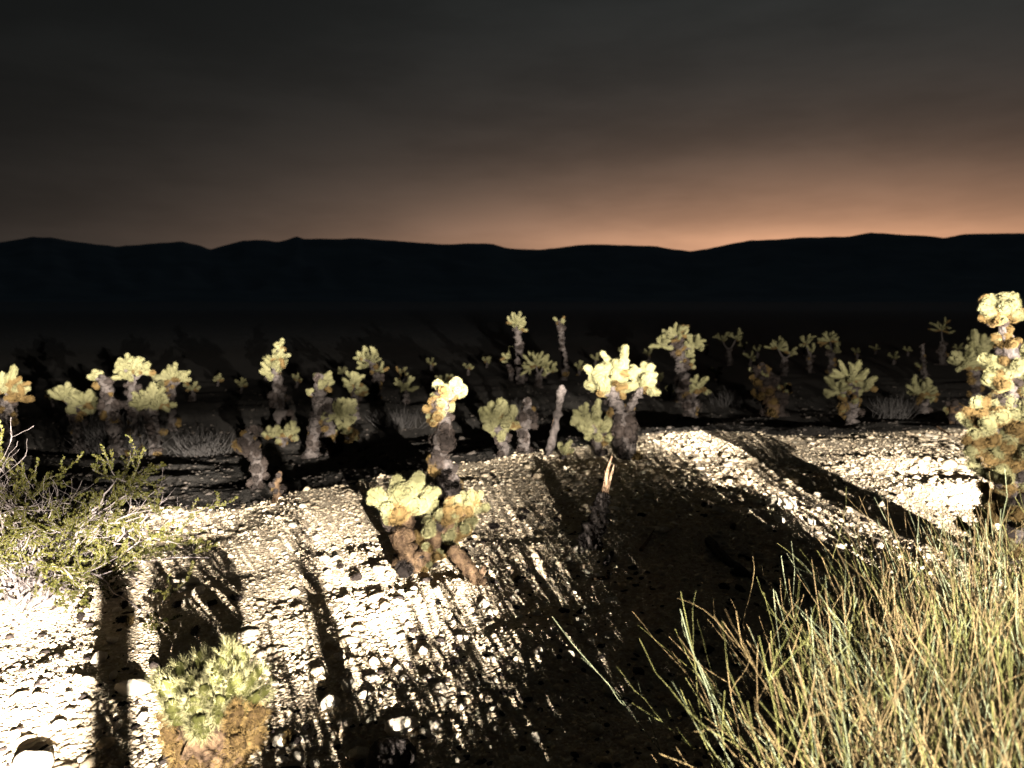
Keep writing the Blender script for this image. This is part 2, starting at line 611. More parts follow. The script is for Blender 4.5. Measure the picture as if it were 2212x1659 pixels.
# (px, py, width px, squash, label)
HERO = [
    (78, 1668, 116, 1.0, 'big blown-out white boulder lying in the brightest gravel patch'),
    (149, 1508, 24, 1.2, 'small upright pale stone casting a pointed shadow on white gravel'),
    (188, 1520, 30, .9, 'small pale stone next to the upright pointed stone'),
    (126, 1574, 36, .9, 'rounded white stone just behind the big white boulder'),
    (294, 1492, 88, .55, 'long flat white stone beside the bristly foreground cactus'),
    (256, 1568, 34, .8, 'tilted grey slab stone in the half-shaded gravel strip'),
    (215, 1432, 38, 1.9, 'upright white block of stone at the edge of the shadow strip'),
    (243, 1252, 36, .8, 'pale stone on the gravel below the creosote branches'),
    (407, 1262, 48, .7, 'broad pale flat-topped stone right of the creosote bush'),
    (394, 1277, 34, .7, 'pale stone half tucked under the broad flat-topped stone'),
    (430, 1283, 42, .6, 'low wedge-shaped pale stone in a row of three near the creosote'),
    (715, 1525, 62, .95, 'rounded cream rock at the upper left of the dark rubble'),
    (752, 1488, 42, .9, 'angular grey-white rock behind the rounded cream rock'),
    (787, 1508, 32, .8, 'small white rock between the cream rock and the largest rubble rock'),
    (804, 1470, 38, .7, 'flat white rock at the rear edge of the rubble'),
    (873, 1470, 28, .8, 'small white cobble at the rear of the rubble'),
    (925, 1470, 34, .8, 'pale cobble near the end of the shaded rubble'),
    (953, 1518, 42, .6, 'flat pale rock lying in broken light within the rubble'),
    (868, 1578, 88, .95, 'largest angular white rock in the dark rubble'),
    (919, 1588, 40, .8, 'white rock leaning on the largest angular rubble rock'),
    (775, 1636, 62, .7, 'sharp white-edged slab low in the dark rubble'),
    (658, 1600, 34, .8, 'narrow pale stone by the foreground cactus foot'),
    (630, 1612, 26, .9, 'thin leaf-shaped pale stone standing in shade'),
    (612, 1646, 34, .7, 'flat tan stone in shade beside the foreground cactus'),
    (648, 1638, 40, .6, 'smooth tan pebble with one bright spot'),
    (680, 1653, 32, .6, 'smooth grey pebble below the bright-spotted one'),
    (990, 1648, 34, .7, 'pale rock in speckled light near the wiry shrub'),
    (1156, 1603, 46, .7, 'orange-tinged rock in speckled light near the wiry shrub'),
    (1115, 1643, 36, .7, 'rounded rock in front of the orange-tinged rock'),
    (1640, 1090, 32, .9, 'pale rock on the lip of the rubble bank'),
    (1610, 1106, 26, .8, 'small pale rock under the lip of the rubble bank'),
    (1628, 1108, 24, .8, 'small white rock beside its twin on the bank'),
    (1671, 1094, 36, 1.3, 'upright white rock on the rubble bank'),
    (1704, 1098, 46, 1.0, 'big white rock crowning the rubble bank'),
    (1553, 1108, 42, .7, 'low grey-white rock at the foot of the gravel mound'),
    (1684, 1126, 32, .9, 'yellowish rock at the shaded cut of the bank'),
    (1657, 1142, 34, .5, 'flat pale rock in the shaded cut of the bank'),
    (1583, 1162, 28, .8, 'single bright cobble in the bank shadow'),
    (1548, 1160, 20, .8, 'small bright cobble left of another in the bank shadow'),
    (1741, 1230, 30, .8, 'bright cobble just above the wiry shrub tips'),
    (1985, 1270, 50, .9, 'rounded white rock seen through the wiry shrub tips'),
    (1778, 1272, 62, .5, 'flat shaded slab just above the wiry shrub'),
    (1960, 1228, 34, .8, 'white cobble in front of the diagonal shadow'),
    (1780, 1075, 50, .6, 'pale rounded rock beside the diagonal shadow'),
    (1430, 1150, 38, .9, 'dark rounded stone alone in the deep shadow'),
    (1510, 1250, 30, .8, 'dim stone in the deep shadow above the wiry shrub'),
    (1320, 1300, 34, .7, 'dim brown stone deep in the shrub shadow'),
    (1000, 1380, 40, .5, 'flat stone at the edge of the bright gravel patch'),
    (700, 1210, 28, .8, 'bluish-white stone beside the dark pole shadow'),
    (815, 1232, 36, .6, 'low pale stone left of the small double cactus'),
    (2010, 945, 26, .6, 'pale yellowish stone lying at the dark gravel edge'),
]
for px, py, w, sq, lab in HERO:
    p = hit(px, min(py, 1700))
    stone(p, w * .5 * p.y / FPX, LARGE, lab, squash=sq)
    
spots = []
tries = 0
while len(spots) < 215 and tries < 9000:
    tries += 1
    if random.random() < .55:
        cx, cy, sx_, sy_ = random.choice([(860, 1530, 170, 80), (1110, 1430, 130, 90), (1680, 1150, 170, 60), (1880, 1230, 120, 50),
                                          (1560, 1110, 120, 45), (330, 1280, 130, 60), (1120, 1300, 120, 60)])
        px, py = random.gauss(cx, sx_), random.gauss(cy, sy_)
    else:
        px, py = random.uniform(10, 2200), random.uniform(1000, 1650)
    if not (5 < px < 2205 and 960 < py < 1654):
        continue
    if 250 < px < 600 and py > 1560:
        continue
    p = hit(px, py)
    if p.y > float(edge(p.x)) - .1:
        continue
    rad = random.choice([.02, .022, .026, .03, .036, .045])
    if all((p - q).length > rad + rr + .02 for q, rr in spots):
        spots.append((p, rad))
for p, rad in spots:
    stone(p, rad, SMALL, 'small angular pale stone loose among the gravel', 'loose stones on the gravel', squash=random.uniform(.7, 1.0))


# ------------------------------------------------------------------ cholla joints: fuzzy cylindrical stem segments
JOINT = {}


def joint_mesh(kind, lod, var):
    key = (kind, lod, var)
    if key in JOINT:
        return JOINT[key]
    rnd = np.random.default_rng(var * 17 + lod * 5 + 1)
    nomr, noml = .030, .135
    sides, rings = (12, 11) if lod == 0 else (9, 8)
    V, F, MI = [], [], []
    for i in range(rings):
        u = i / (rings - 1)
        prof = math.sin(min(1, (u + .02) / .22) * math.pi / 2) * math.sqrt(max(0.0, 1 - (max(0, (u - .72) / .285)) ** 2))
        prof = max(prof * (.9 + .14 * math.sin(u * 5 + var)), .06)
        for k in range(sides):
            th = 2 * math.pi * (k + .5 * (i % 2)) / sides
            rr = prof * (1 + .10 * rnd.standard_normal())
            bx = .18 * math.sin(u * 2.4 + var) * (1 if var % 2 else -1)
            V.append((rr * math.cos(th) + bx * u, rr * math.sin(th), u))
    for i in range(rings - 1):
        for k in range(sides):
            k2 = (k + 1) % sides
            F.append((i * sides + k, i * sides + k2, (i + 1) * sides + k2, (i + 1) * sides + k))
            MI.append(0)
    V.append((V[-1][0], 0, 1.01))
    top = len(V) - 1
    for k in range(sides):
        F.append((top, (rings - 1) * sides + k, (rings - 1) * sides + (k + 1) % sides))
        MI.append(0)
    nare, nsp, wid, ln = ((110, 9, .0015, .030), (150, 9, .0011, .019), (110, 6, .0016, .015))[lod]
    if kind == 'old':
        nare, ln = int(nare * .8), ln * .85
    for q in range(nare):
        u = rnd.uniform(.06, 1.0)
        th = rnd.uniform(0, 2 * math.pi)
        prof = math.sin(min(1, (u + .02) / .22) * math.pi / 2) * math.sqrt(max(0.0, 1 - (max(0, (u - .72) / .285)) ** 2))
        bx = .18 * math.sin(u * 2.4 + var) * (1 if var % 2 else -1)
        base = np.array([(prof * math.cos(th) + bx * u) * nomr, prof * math.sin(th) * nomr, u * noml])
        tipw = max(0, (u - .62) / .38)
        nrm = np.array([math.cos(th) * (1 - .7 * tipw), math.sin(th) * (1 - .7 * tipw), .35 + 1.1 * tipw])
        nrm /= np.linalg.norm(nrm)
        for s_ in range(nsp):
            d = nrm + rnd.normal(0, .48, 3)
            d /= np.linalg.norm(d)
            l_ = ln * rnd.uniform(.6, 1.15)
            side = np.cross(d, rnd.standard_normal(3))
            side /= np.linalg.norm(side) + 1e-9
            p0, p1, p2 = base - side * wid / 2, base + side * wid / 2, base + d * l_
            b = len(V)
            for pp in (p0, p1, p2):
                V.append((pp[0] / nomr, pp[1] / nomr, pp[2] / noml))
            F.append((b, b + 1, b + 2))
            MI.append(1)
    me = mesh(kind + '_joint', V, F, [M[kind if lod == 0 or kind == 'old' else kind + '_fuzz'], M[kind + '_spines']], smooth=True, matidx=MI)
    JOINT[key] = me
    return me


def place_joint(root, p, d, L, rad, kind, lod, name='stem_joint', parent=None):
    o = bpy.data.objects.new(name, joint_mesh(kind, lod, random.randrange(5)))
    COL.objects.link(o)
    par = parent or root
    o.parent = par
    q = Vector(d).normalized().to_track_quat('Z', 'Y') @ Quaternion((0, 0, 1), random.uniform(0, 6.28))
    o.rotation_mode = 'QUATERNION'
    o.rotation_quaternion = q
    o.scale = (rad, rad, L)
    o.location = Vector(p) - root.location
    return o


def rand_dir(up=.35, flat=1.0):
    while True:
        v = Vector((random.gauss(0, 1) * flat, random.gauss(0, 1) * flat, random.gauss(up, .8)))
        if v.length > .2:
            return v.normalized()


def cholla(label, base, trunks=(), clusters=(), fat=.036, old=1.0, bark='bark', thick=.62, skirt=0, fingers=(), name='cholla_cactus', depth=None, group=None, lean=0):
    """base: pixel of the foot; trunks: lists of (px, py, width px); clusters: (px, py, radius px, number of fingers, age 0 fresh..1 tan)"""
    b = hit(*base) if depth is None else at(base[0], base[1], depth)
    if depth is not None:
        b.z = float(terrain(b.x, b.y))
    Y = b.y
    lod = 0 if Y < 3.5 else (1 if Y < 10 else 2)
    ppm = FPX / Y
    root = obj(name, None, loc=b, label=label, cat='cactus', group=group)
    root.empty_display_size = .1
    first = True
    tops = []
    for ti, tr in enumerate(trunks):
        dy = 0 if first else random.uniform(-.06, .06)
        pts = []
        for i, (px, py, w) in enumerate(tr):
            f = i / max(1, len(tr) - 1)
            pts.append((at(px, py, Y + dy * f), w * .5 / ppm * thick))
        if first:
            g0 = pts[0][0]
            gz_ = float(terrain(g0.x, g0.y))
            pts[0] = (Vector((g0.x, g0.y, min(g0.z, gz_ + .01) - .05)), pts[0][1])
        tl = sum((pts[i + 1][0] - pts[i][0]).length for i in range(len(pts) - 1))
        n = max(7, int(tl / .02))
        n = min(n, 60)
        rs = resample(pts, n)
        rs = [(q + Vector((random.gauss(0, .2), random.gauss(0, .2), 0)) * rr, rr * random.uniform(.68, 1.22)) for q, rr in rs]
        Vv, Ff = tube([q - root.location for q, _ in rs], [rr for _, rr in rs], 12 if lod < 2 else 9, .24, seed=int(abs(base[0]) * 7 + ti))
        obj('trunk' if first else 'branch', mesh('trunk', Vv, Ff, [M[bark]], smooth=True), parent=root)
        for k in range(int(tl / .038 * old)):
            q, rr = random.choice(rs[1:])
            d = Vector((random.gauss(0, 1), random.gauss(-.3, 1), random.gauss(-.1, .5))).normalized()
            place_joint(root, q + d * rr * .6, d + Vector((0, 0, random.uniform(-.8, .5))), rr * random.uniform(.8, 1.6) + .012,
                        rr * random.uniform(.38, .60) + .006, 'old' if random.random() < .86 else 'tan', lod, name='old_joint')
        tops.append(rs)
        first = False
    for (px, py, R, n, age) in clusters:
        c = at(px, py, Y + random.uniform(-.05, .05))
        Rm = R / ppm
        # short brown branch from the nearest trunk point to the cluster's heart
        best, bd = None, 1e9
        for rs in tops:
            for q, rr in rs:
                dd = (q - c).length + max(0, q.z - c.z) * .8
                if dd < bd:
                    best, bd = (q, rr), dd
        if best is None:
            best = (Vector((c.x, c.y, float(terrain(c.x, c.y)) - .02)), .03)
        heart = c - Vector((0, 0, Rm * .35))
        if (best[0] - heart).length > .03:
            mid = (best[0] + heart) * .5 - Vector((0, 0, (best[0] - heart).length * .12))
            rs = resample([(best[0], min(best[1], .04)), (mid, .028), (heart, .024)], 9)
            Vv, Ff = tube([q - root.location for q, _ in rs], [rr * random.uniform(.85, 1.15) for _, rr in rs], 8, .12, seed=int(px + py))
            obj('branch', mesh('branch', Vv, Ff, [M['rust' if age > .6 else bark]], smooth=True), parent=root)
        frad = min(fat * random.uniform(.80, .95), Rm * .22)
        n = int(n * (1.45 if lod < 2 else 2.0))
        frad *= 1.0 if lod < 2 else 1.12
        n1 = max(4, int(n * .30))
        for i in range(n1):
            # spread first-order stems evenly over a broad cup
            ga = i * 2.39996 + random.uniform(-.3, .3)
            zz = 1 - (i + .5) / n1 * 1.62
            hr = math.sqrt(max(0, 1 - zz * zz))
            d = Vector((hr * math.cos(ga), hr * math.sin(ga), zz + .15)).normalized()
            L1 = Rm * random.uniform(.60, .95)
            low = d.z < .1
            kd = 'tan' if random.random() < (age + (.35 if low else -.25)) else 'fresh'
            place_joint(root, heart, d, L1, frad * random.uniform(.95, 1.15), kd, lod)
            k = max(1, round((n - n1) / n1 + random.uniform(-.7, .7)))
            for j in range(k):
                tip = heart + d * L1 * random.uniform(.45, .9)
                dd = (d + rand_dir(.3) * .85 + Vector((0, 0, .15))).normalized()
                L2 = Rm * random.uniform(.42, .72)
                kd2 = 'tan' if random.random() < (age + (.15 if dd.z < 0 else -.3)) else 'fresh'
                place_joint(root, tip, dd, max(L2, frad * 1.9), frad * random.uniform(.85, 1.1), kd2, lod)
    for x0, y0, x1, y1, dyy, age in fingers:
        p0, p1 = at(x0, y0, Y + dyy * .35), at(x1, y1, Y + dyy)
        dv = p1 - p0
        L_ = max(dv.length * .98, .085)
        p0 = p1 - dv.normalized() * L_
        place_joint(root, p0, dv, L_, .027 * random.uniform(.9, 1.15), 'tan' if age >= .7 else 'fresh', lod)
    for k in range(skirt):
        q, rr = random.choice(tops[0][:len(tops[0]) * 6 // 10])
        a_ = random.uniform(0, 6.28)
        d = Vector((math.cos(a_), math.sin(a_), random.uniform(-.2, .5))).normalized()
        place_joint(root, q + d * rr * .7, d * .5 + Vector((0, 0, 1.0)), .10, .030, 'tan', lod)
    return root


# ---- the plants, near to far
cholla('bristly foreground cholla with olive fingers above a rust-brown base', (455, 1700), depth=2.42,
       trunks=[[(460, 1800, 150), (455, 1700, 190), (455, 1620, 215), (455, 1570, 190)], [(440, 1640, 120), (415, 1580, 105), (405, 1545, 80)],
               [(480, 1640, 120), (500, 1580, 105), (505, 1535, 80)]],
       fingers=[(400, 1540, 334, 1462, .02, .1), (405, 1545, 352, 1470, -.06, .1), (420, 1530, 386, 1428, .10, .2), (425, 1530, 412, 1458, -.02, .1),
                (450, 1520, 432, 1405, .12, .3), (450, 1530, 458, 1460, -.06, .1), (475, 1510, 489, 1388, .05, .15), (470, 1500, 473, 1420, -.03, .2),
                (500, 1510, 526, 1405, .08, .3), (510, 1520, 566, 1435, .02, .1), (515, 1540, 584, 1480, -.02, .1), (490, 1530, 512, 1452, -.07, .5),
                (500, 1490, 505, 1425, .0, .2), (395, 1560, 362, 1515, -.12, .0), (430, 1560, 415, 1508, -.14, .0), (440, 1585, 420, 1552, -.16, .4),
                (500, 1570, 515, 1528, -.13, .7), (470, 1560, 470, 1505, -.12, .3), (520, 1615, 512, 1598, -.16, 1.0), (535, 1570, 560, 1530, -.06, .8),
                (375, 1570, 345, 1535, -.03, .8), (380, 1600, 352, 1575, -.05, 1.0), (545, 1610, 560, 1585, -.05, 1.0), (445, 1540, 440, 1480, -.11, .1)],
       bark='rust', old=0, skirt=40)
cholla('small double cholla with a fan-shaped lime crown on a thick orange trunk', (880, 1230),
       thick=.9, trunks=[[(880, 1232, 62), (874, 1190, 54), (870, 1140, 52), (872, 1105, 54)], [(900, 1228, 50), (925, 1185, 48), (955, 1140, 40), (980, 1105, 34)]],
       clusters=[(868, 1075, 62, 20, .05), (835, 1085, 40, 9, .1), (910, 1080, 46, 10, .1), (880, 1050, 44, 12, .0), (935, 1130, 42, 11, .35),
                 (980, 1100, 46, 12, .5), (1015, 1085, 38, 10, .55), (945, 1185, 44, 12, .75), (1000, 1130, 40, 11, .7), (915, 1165, 34, 9, .75), (965, 1150, 40, 11, .6), (920, 1215, 30, 8, .9)], bark='rust', old=.5, fat=.034)
cholla('tall gnarled grey cholla stalk topped by a golden leaning crown', (972, 1100),
       trunks=[[(975, 1105, 76), (972, 1060, 74), (958, 1010, 60), (948, 970, 44), (962, 930, 50), (955, 890, 46), (962, 855, 40)]],
       clusters=[(948, 885, 36, 11, .6), (955, 862, 34, 11, .35), (970, 842, 36, 12, .45), (935, 905, 24, 6, .8), (985, 835, 24, 6, .5)], old=2.4)
cholla('compact pale green cholla beside a grey dead stub', (1085, 985),
       trunks=[[(1090, 988, 34), (1088, 955, 32), (1082, 925, 30)]],
       clusters=[(1075, 885, 36, 14, .0), (1062, 915, 30, 9, .05), (1095, 905, 34, 10, .1), (1080, 935, 30, 8, .45)])
cholla('grey lifeless cholla stub right of the compact green cholla', (1135, 975),
       trunks=[[(1136, 978, 34), (1132, 930, 38), (1140, 890, 34), (1136, 862, 22)]], old=1.6)
cholla('large two-armed cholla with broad cream crown on a dark forked trunk', (1355, 990),
       trunks=[[(1362, 992, 52), (1352, 940, 54), (1338, 890, 48), (1325, 850, 40)], [(1345, 905, 36), (1368, 870, 30), (1382, 845, 26)]],
       clusters=[(1322, 815, 50, 16, .05), (1290, 805, 40, 11, .02), (1335, 785, 44, 14, .05), (1382, 818, 42, 14, .02), (1300, 835, 36, 9, .35),
                 (1395, 805, 28, 7, .0)], fat=.036)
cholla('dull green finger-like cholla in front of the two-armed trunk', (1290, 985),
       trunks=[[(1296, 988, 34), (1292, 955, 32), (1288, 930, 30)]],
       clusters=[(1278, 895, 46, 17, .2), (1300, 915, 38, 12, .25), (1262, 915, 34, 10, .3), (1290, 935, 32, 8, .6)])
cholla('tiny dim cholla seedling at the dark slope', (1218, 995),
       trunks=[[(1219, 997, 16), (1218, 978, 15)]], clusters=[(1218, 968, 22, 8, .5)])
cholla('narrow cholla with a fuzzy crown high on a dim pole trunk', (608, 935),
       trunks=[[(610, 940, 44), (605, 880, 40), (600, 830, 36), (595, 790, 30)]],
       clusters=[(592, 790, 30, 14, .05), (600, 765, 26, 10, .1), (585, 810, 22, 8, .25), (602, 745, 16, 6, .3)], old=.7)
cholla('low spreading yellow-green cholla at the foot of the pole trunk', (612, 965),
       trunks=[[(612, 968, 20), (610, 945, 20)]], clusters=[(590, 930, 24, 9, .02), (625, 930, 28, 10, .2), (605, 945, 22, 6, .6)])
cholla('twin-stemmed grey cholla with a bright crown on its flank', (700, 985),
       trunks=[[(672, 985, 44), (680, 930, 40), (690, 870, 44), (690, 815, 26)], [(715, 985, 34), (712, 920, 34), (705, 870, 34)],
               [(725, 975, 30), (735, 935, 26)]],
       clusters=[(695, 820, 28, 10, .1), (735, 885, 36, 15, .02), (742, 915, 32, 11, .1), (735, 940, 30, 9, .6), (668, 845, 16, 6, .2), (760, 940, 18, 5, .6)],
       old=1.2)
cholla('rounded pale cholla crown behind the twin-stemmed grey one', (768, 905),
       trunks=[[(770, 908, 24), (768, 870, 24), (766, 845, 22)]], clusters=[(764, 820, 32, 15, .0), (755, 832, 22, 8, .1), (775, 842, 22, 7, .5)])
cholla('greyish cholla with drooping brown flank beyond the rounded crown', (815, 860),
       trunks=[[(816, 862, 26), (812, 815, 26), (802, 780, 22)]], clusters=[(800, 770, 32, 14, .1), (818, 795, 22, 9, .4), (780, 765, 20, 7, .05)])
cholla('twisted dead grey cholla stalk with a hooked knobby head', (555, 1055),
       trunks=[[(560, 1060, 26), (556, 1010, 44), (548, 975, 36), (532, 955, 46), (548, 925, 32)]], old=3.0)
cholla('small brown cholla stub beside the hooked dead stalk', (598, 1085),
       trunks=[[(596, 1088, 28), (598, 1050, 24), (606, 1020, 14)]], old=1.2, bark='rust')
cholla('bushy cholla with the tallest crown of the group behind the creosote', (285, 985),
       trunks=[[(290, 988, 30), (288, 900, 32), (285, 820, 26)]], clusters=[(285, 790, 36, 14, .05), (268, 785, 24, 8, .1), (308, 795, 22, 7, .05)])
cholla('dense cream cholla crown right of the leaning grey trunk', (330, 985),
       trunks=[[(335, 988, 40), (332, 930, 42), (328, 885, 34)]], clusters=[(325, 855, 40, 18, .03), (310, 868, 30, 9, .1), (340, 868, 30, 9, .1)])
cholla('leaning bare grey cholla trunk with a thin green tip', (250, 990),
       trunks=[[(262, 992, 52), (245, 930, 44), (238, 870, 40), (222, 815, 28)]], clusters=[(205, 810, 20, 6, .15)], old=1.0)
cholla('pale blunt cholla crown rising over the creosote top', (165, 985),
       trunks=[[(168, 988, 34), (165, 920, 34), (155, 875, 30)]], clusters=[(138, 848, 32, 13, .02), (180, 860, 32, 10, .3), (165, 880, 28, 7, .4)])
cholla('dim cholla crown farthest right in the group behind the creosote', (372, 930),
       trunks=[[(374, 933, 26), (370, 860, 26), (370, 830, 22)]], clusters=[(368, 808, 34, 14, .2), (395, 812, 18, 6, .3)])
cholla('brownish finger-crowned cholla at the creosote rim', (18, 1000),
       trunks=[[(20, 1003, 44), (18, 920, 42), (15, 865, 34)]], clusters=[(14, 830, 48, 18, .55), (40, 850, 30, 8, .7)])
cholla('slender far cholla with a round crown on a tall grey stem', (1122, 830),
       trunks=[[(1124, 832, 28), (1122, 780, 26), (1118, 715, 22)]], clusters=[(1115, 690, 24, 14, .1), (1125, 705, 18, 8, .2)], old=.6)
cholla('slender far cholla bent over with a hooked small head', (1218, 822),
       trunks=[[(1222, 825, 22), (1216, 760, 20), (1212, 715, 18), (1208, 695, 16)]], clusters=[(1210, 693, 14, 6, .35)], old=.8)
cholla('low many-fingered far cholla between the two slender stems', (1165, 838),
       trunks=[[(1166, 840, 24), (1165, 810, 22)]], clusters=[(1158, 778, 34, 18, .05), (1190, 795, 22, 9, .1), (1175, 780, 22, 8, .05)])
cholla('low dim far cholla left of the slender round-crowned stem', (1105, 822),
       trunks=[[(1106, 824, 20), (1106, 790, 20)]], clusters=[(1105, 765, 26, 12, .15)])
cholla('spreading cholla with outstretched arms on a thick dark trunk', (1475, 870),
       trunks=[[(1480, 873, 46), (1475, 820, 44), (1468, 770, 36), (1465, 730, 26)]],
       clusters=[(1465, 715, 32, 14, .35), (1430, 738, 26, 10, .1), (1500, 738, 30, 12, .05), (1485, 760, 24, 9, .2), (1490, 785, 18, 6, .6)], old=1.0)
cholla('small bright cholla on a knobby brown stump', (1500, 905),
       trunks=[[(1492, 908, 40), (1490, 870, 44), (1498, 850, 26)]], clusters=[(1512, 828, 26, 11, .0)], old=2.2)
cholla('hazy distant cholla pair of heads beyond the outstretched arms', (1575, 790),
       trunks=[[(1576, 792, 18), (1575, 755, 16)]], clusters=[(1560, 728, 20, 8, .2), (1590, 725, 20, 8, .2)])
cholla('knobby rust-brown cholla lump without green fingers', (1665, 900),
       trunks=[[(1672, 905, 42), (1664, 860, 60), (1650, 815, 44), (1642, 795, 34)], [(1680, 865, 34), (1702, 840, 26)]],
       clusters=[(1645, 808, 24, 9, .95), (1695, 842, 24, 8, 1.0), (1640, 852, 20, 7, .95)], old=2.4, bark='rust')
cholla('dim distant cholla with a side arm left of its two neighbours', (1695, 812),
       trunks=[[(1696, 815, 20), (1695, 775, 18)]], clusters=[(1680, 742, 26, 10, .15), (1708, 758, 18, 8, .02)])
cholla('dim distant cholla standing between two like it', (1748, 806),
       trunks=[[(1750, 808, 18), (1748, 770, 16)]], clusters=[(1742, 735, 20, 9, .2), (1752, 752, 16, 6, .2)])
cholla('dim distant cholla tallest of the three in a row', (1795, 812),
       trunks=[[(1796, 814, 22), (1796, 760, 20)]], clusters=[(1793, 728, 24, 12, .2), (1800, 752, 20, 8, .3)])
cholla('bright upright cholla with stubby stacked fingers above dark ground', (1840, 915),
       trunks=[[(1842, 918, 46), (1840, 880, 44), (1838, 840, 32)]],
       clusters=[(1838, 805, 42, 18, .0), (1815, 835, 30, 9, .1), (1865, 830, 32, 9, .1), (1838, 860, 32, 9, .7)])
cholla('half-lit squat cholla with one pale bright arm', (1995, 900),
       trunks=[[(1996, 903, 28), (1995, 870, 28)]], clusters=[(1990, 838, 34, 14, .35), (2010, 855, 18, 6, .05)])
cholla('faint distant cholla post near the right mountain foot', (2035, 790),
       trunks=[[(2036, 792, 22), (2035, 740, 20)]], clusters=[(2034, 705, 24, 10, .45)])
cholla('faint thin dead cholla pole behind the squat one', (2000, 830), trunks=[[(2003, 832, 14), (1996, 790, 13), (1992, 745, 8)]], old=.8)
cholla('pale lacy cholla with many fingers behind the giant edge cactus', (2105, 905),
       trunks=[[(2110, 908, 34), (2108, 860, 32), (2105, 800, 28)]],
       clusters=[(2118, 740, 34, 18, .05), (2085, 775, 34, 16, .05), (2120, 785, 28, 11, .3)])
cholla('rust-red dead cholla clump beside the giant edge cactus', (2068, 915),
       trunks=[[(2070, 918, 40), (2062, 890, 40), (2060, 872, 24)]], clusters=[(2062, 890, 22, 7, 1.0)], old=2.5, bark='rust')
cholla('giant many-tiered cholla with thick olive arms and a lone high crown', (2190, 1215),
       trunks=[[(2180, 1235, 80), (2185, 1150, 84), (2192, 1050, 80), (2195, 950, 74), (2190, 850, 66), (2180, 760, 56), (2165, 690, 42)]],
       clusters=[(2160, 660, 42, 15, 0.40), (2145, 685, 30, 8, 0.95), (2190, 665, 30, 8, 0.75), (2175, 790, 44, 13, 0.30), (2205, 770, 36, 9, 0.35),
                 (2160, 820, 40, 10, 0.45), (2150, 890, 56, 15, 0.60), (2195, 880, 60, 14, 0.65), (2120, 915, 46, 12, 0.55), (2190, 960, 60, 13, 0.50),
                 (2140, 950, 50, 12, 0.45), (2135, 1010, 46, 11, 0.55), (2185, 1040, 56, 12, 0.70), (2150, 1060, 40, 9, 0.85), (2195, 1110, 50, 10, 0.85),
                 (2115, 1145, 40, 10, 0.70), (2165, 1165, 46, 10, 0.80),
                 (2170, 920, 62, 16, 0.60), (2205, 1000, 60, 14, 0.65), (2165, 1095, 52, 12, 0.85), (2200, 830, 46, 11, 0.55), (2172, 735, 30, 9, .95), (2195, 745, 28, 8, .6), (2110, 960, 36, 9, 0.50)],
       fat=.040, old=1.4, thick=.5)
# scattered far ones, dim
for px, py, r, a in ((690, 842, 18, .2), (876, 872, 26, .3), (960, 852, 20, .5), (868, 830, 18, .6), (1250, 812, 14, .3), (1635, 772, 12, .2),
                     (1735, 770, 9, .3), (2105, 752, 14, .4), (415, 868, 22, .6), (112, 880, 18, .4), (1548, 830, 18, .6), (1990, 812, 14, .6),
                     (1420, 838, 16, .05), (1445, 858, 12, .1),
                     (1285, 790, 12, .3), (1345, 775, 11, .4), (1400, 782, 13, .2), (1525, 768, 11, .4), (1605, 764, 12, .2), (1620, 792, 15, .2),
                     (1850, 776, 12, .3), (1890, 766, 10, .4), (1930, 790, 14, .3), (1960, 770, 10, .3), (2070, 770, 13, .2), (740, 822, 14, .3),
                     (930, 800, 12, .4), (1010, 812, 14, .4), (1050, 795, 12, .3), (640, 838, 14, .5), (520, 850, 15, .4), (470, 835, 12, .4), (50, 862, 16, .5)):
    cholla('faint small cholla lost in the darkness of the flat', (px, py),
           trunks=[[(px, py + 2, r * .8), (px + 2, py - r * .8, r * .75)]], clusters=[(px, py - r * 1.6, r, 8, a)],
           group='faint small chollas out on the dark flat', old=.5)


# ------------------------------------------------------------------ dead stumps and fallen pieces
def stump(label, pts, splinters, mat='bark'):
    b = hit(pts[0][0], pts[0][1])
    root = obj('dead_cactus_stalk', None, loc=b, label=label, cat='dead stalk')
    ppm = FPX / b.y
    P = [(at(px, py, b.y) if i else Vector((b.x, b.y, b.z - .04)), w * .5 / ppm) for i, (px, py, w) in enumerate(pts)]
    rs = resample(P, 26)
    rs = [(q, rr * random.uniform(.85, 1.12)) for q, rr in rs]
    Vv, Ff = tube([q - b for q, _ in rs], [rr * (1 + .25 * math.sin(i * 1.7) * random.random()) for i, (_, rr) in enumerate(rs)], 11, .28, seed=int(pts[0][0]))
    obj('bark', mesh('bark', Vv, Ff, [M[mat]], smooth=True), parent=root)
    for sp in splinters:
        Q = resample([(at(px, py, b.y + random.uniform(-.02, .02)), w * .5 / ppm) for px, py, w in sp], 9)
        Vv, Ff = tube([q - b for q, _ in Q], [rr for _, rr in Q], 6, .12, seed=int(sp[0][0]))
        obj('splinter', mesh('splinter', Vv, Ff, [M['wood']]), parent=root)
    return root


stump('leaning broken stalk with a splintered pointed wood tip', [(1262, 1185, 48), (1285, 1140, 44), (1298, 1095, 34), (1304, 1065, 26)],
      [[(1300, 1085, 15), (1306, 1050, 12), (1312, 1015, 8), (1322, 985, 2)], [(1308, 1075, 10), (1314, 1045, 8), (1322, 1020, 6), (1326, 1005, 2)]])
stump('tall thin leaning dead stalk with a pale torn strip', [(1182, 985, 16), (1195, 940, 17), (1205, 890, 17), (1212, 845, 20), (1214, 832, 7)],
      [[(1190, 950, 8), (1200, 900, 11), (1208, 870, 6)]])
stump('fallen rusty cactus piece lying beside the small double cholla', [(1042, 1262, 30), (1010, 1225, 34), (975, 1185, 26)], [[(1030, 1262, 10), (1042, 1235, 16), (1046, 1225, 8)]], mat='rust')


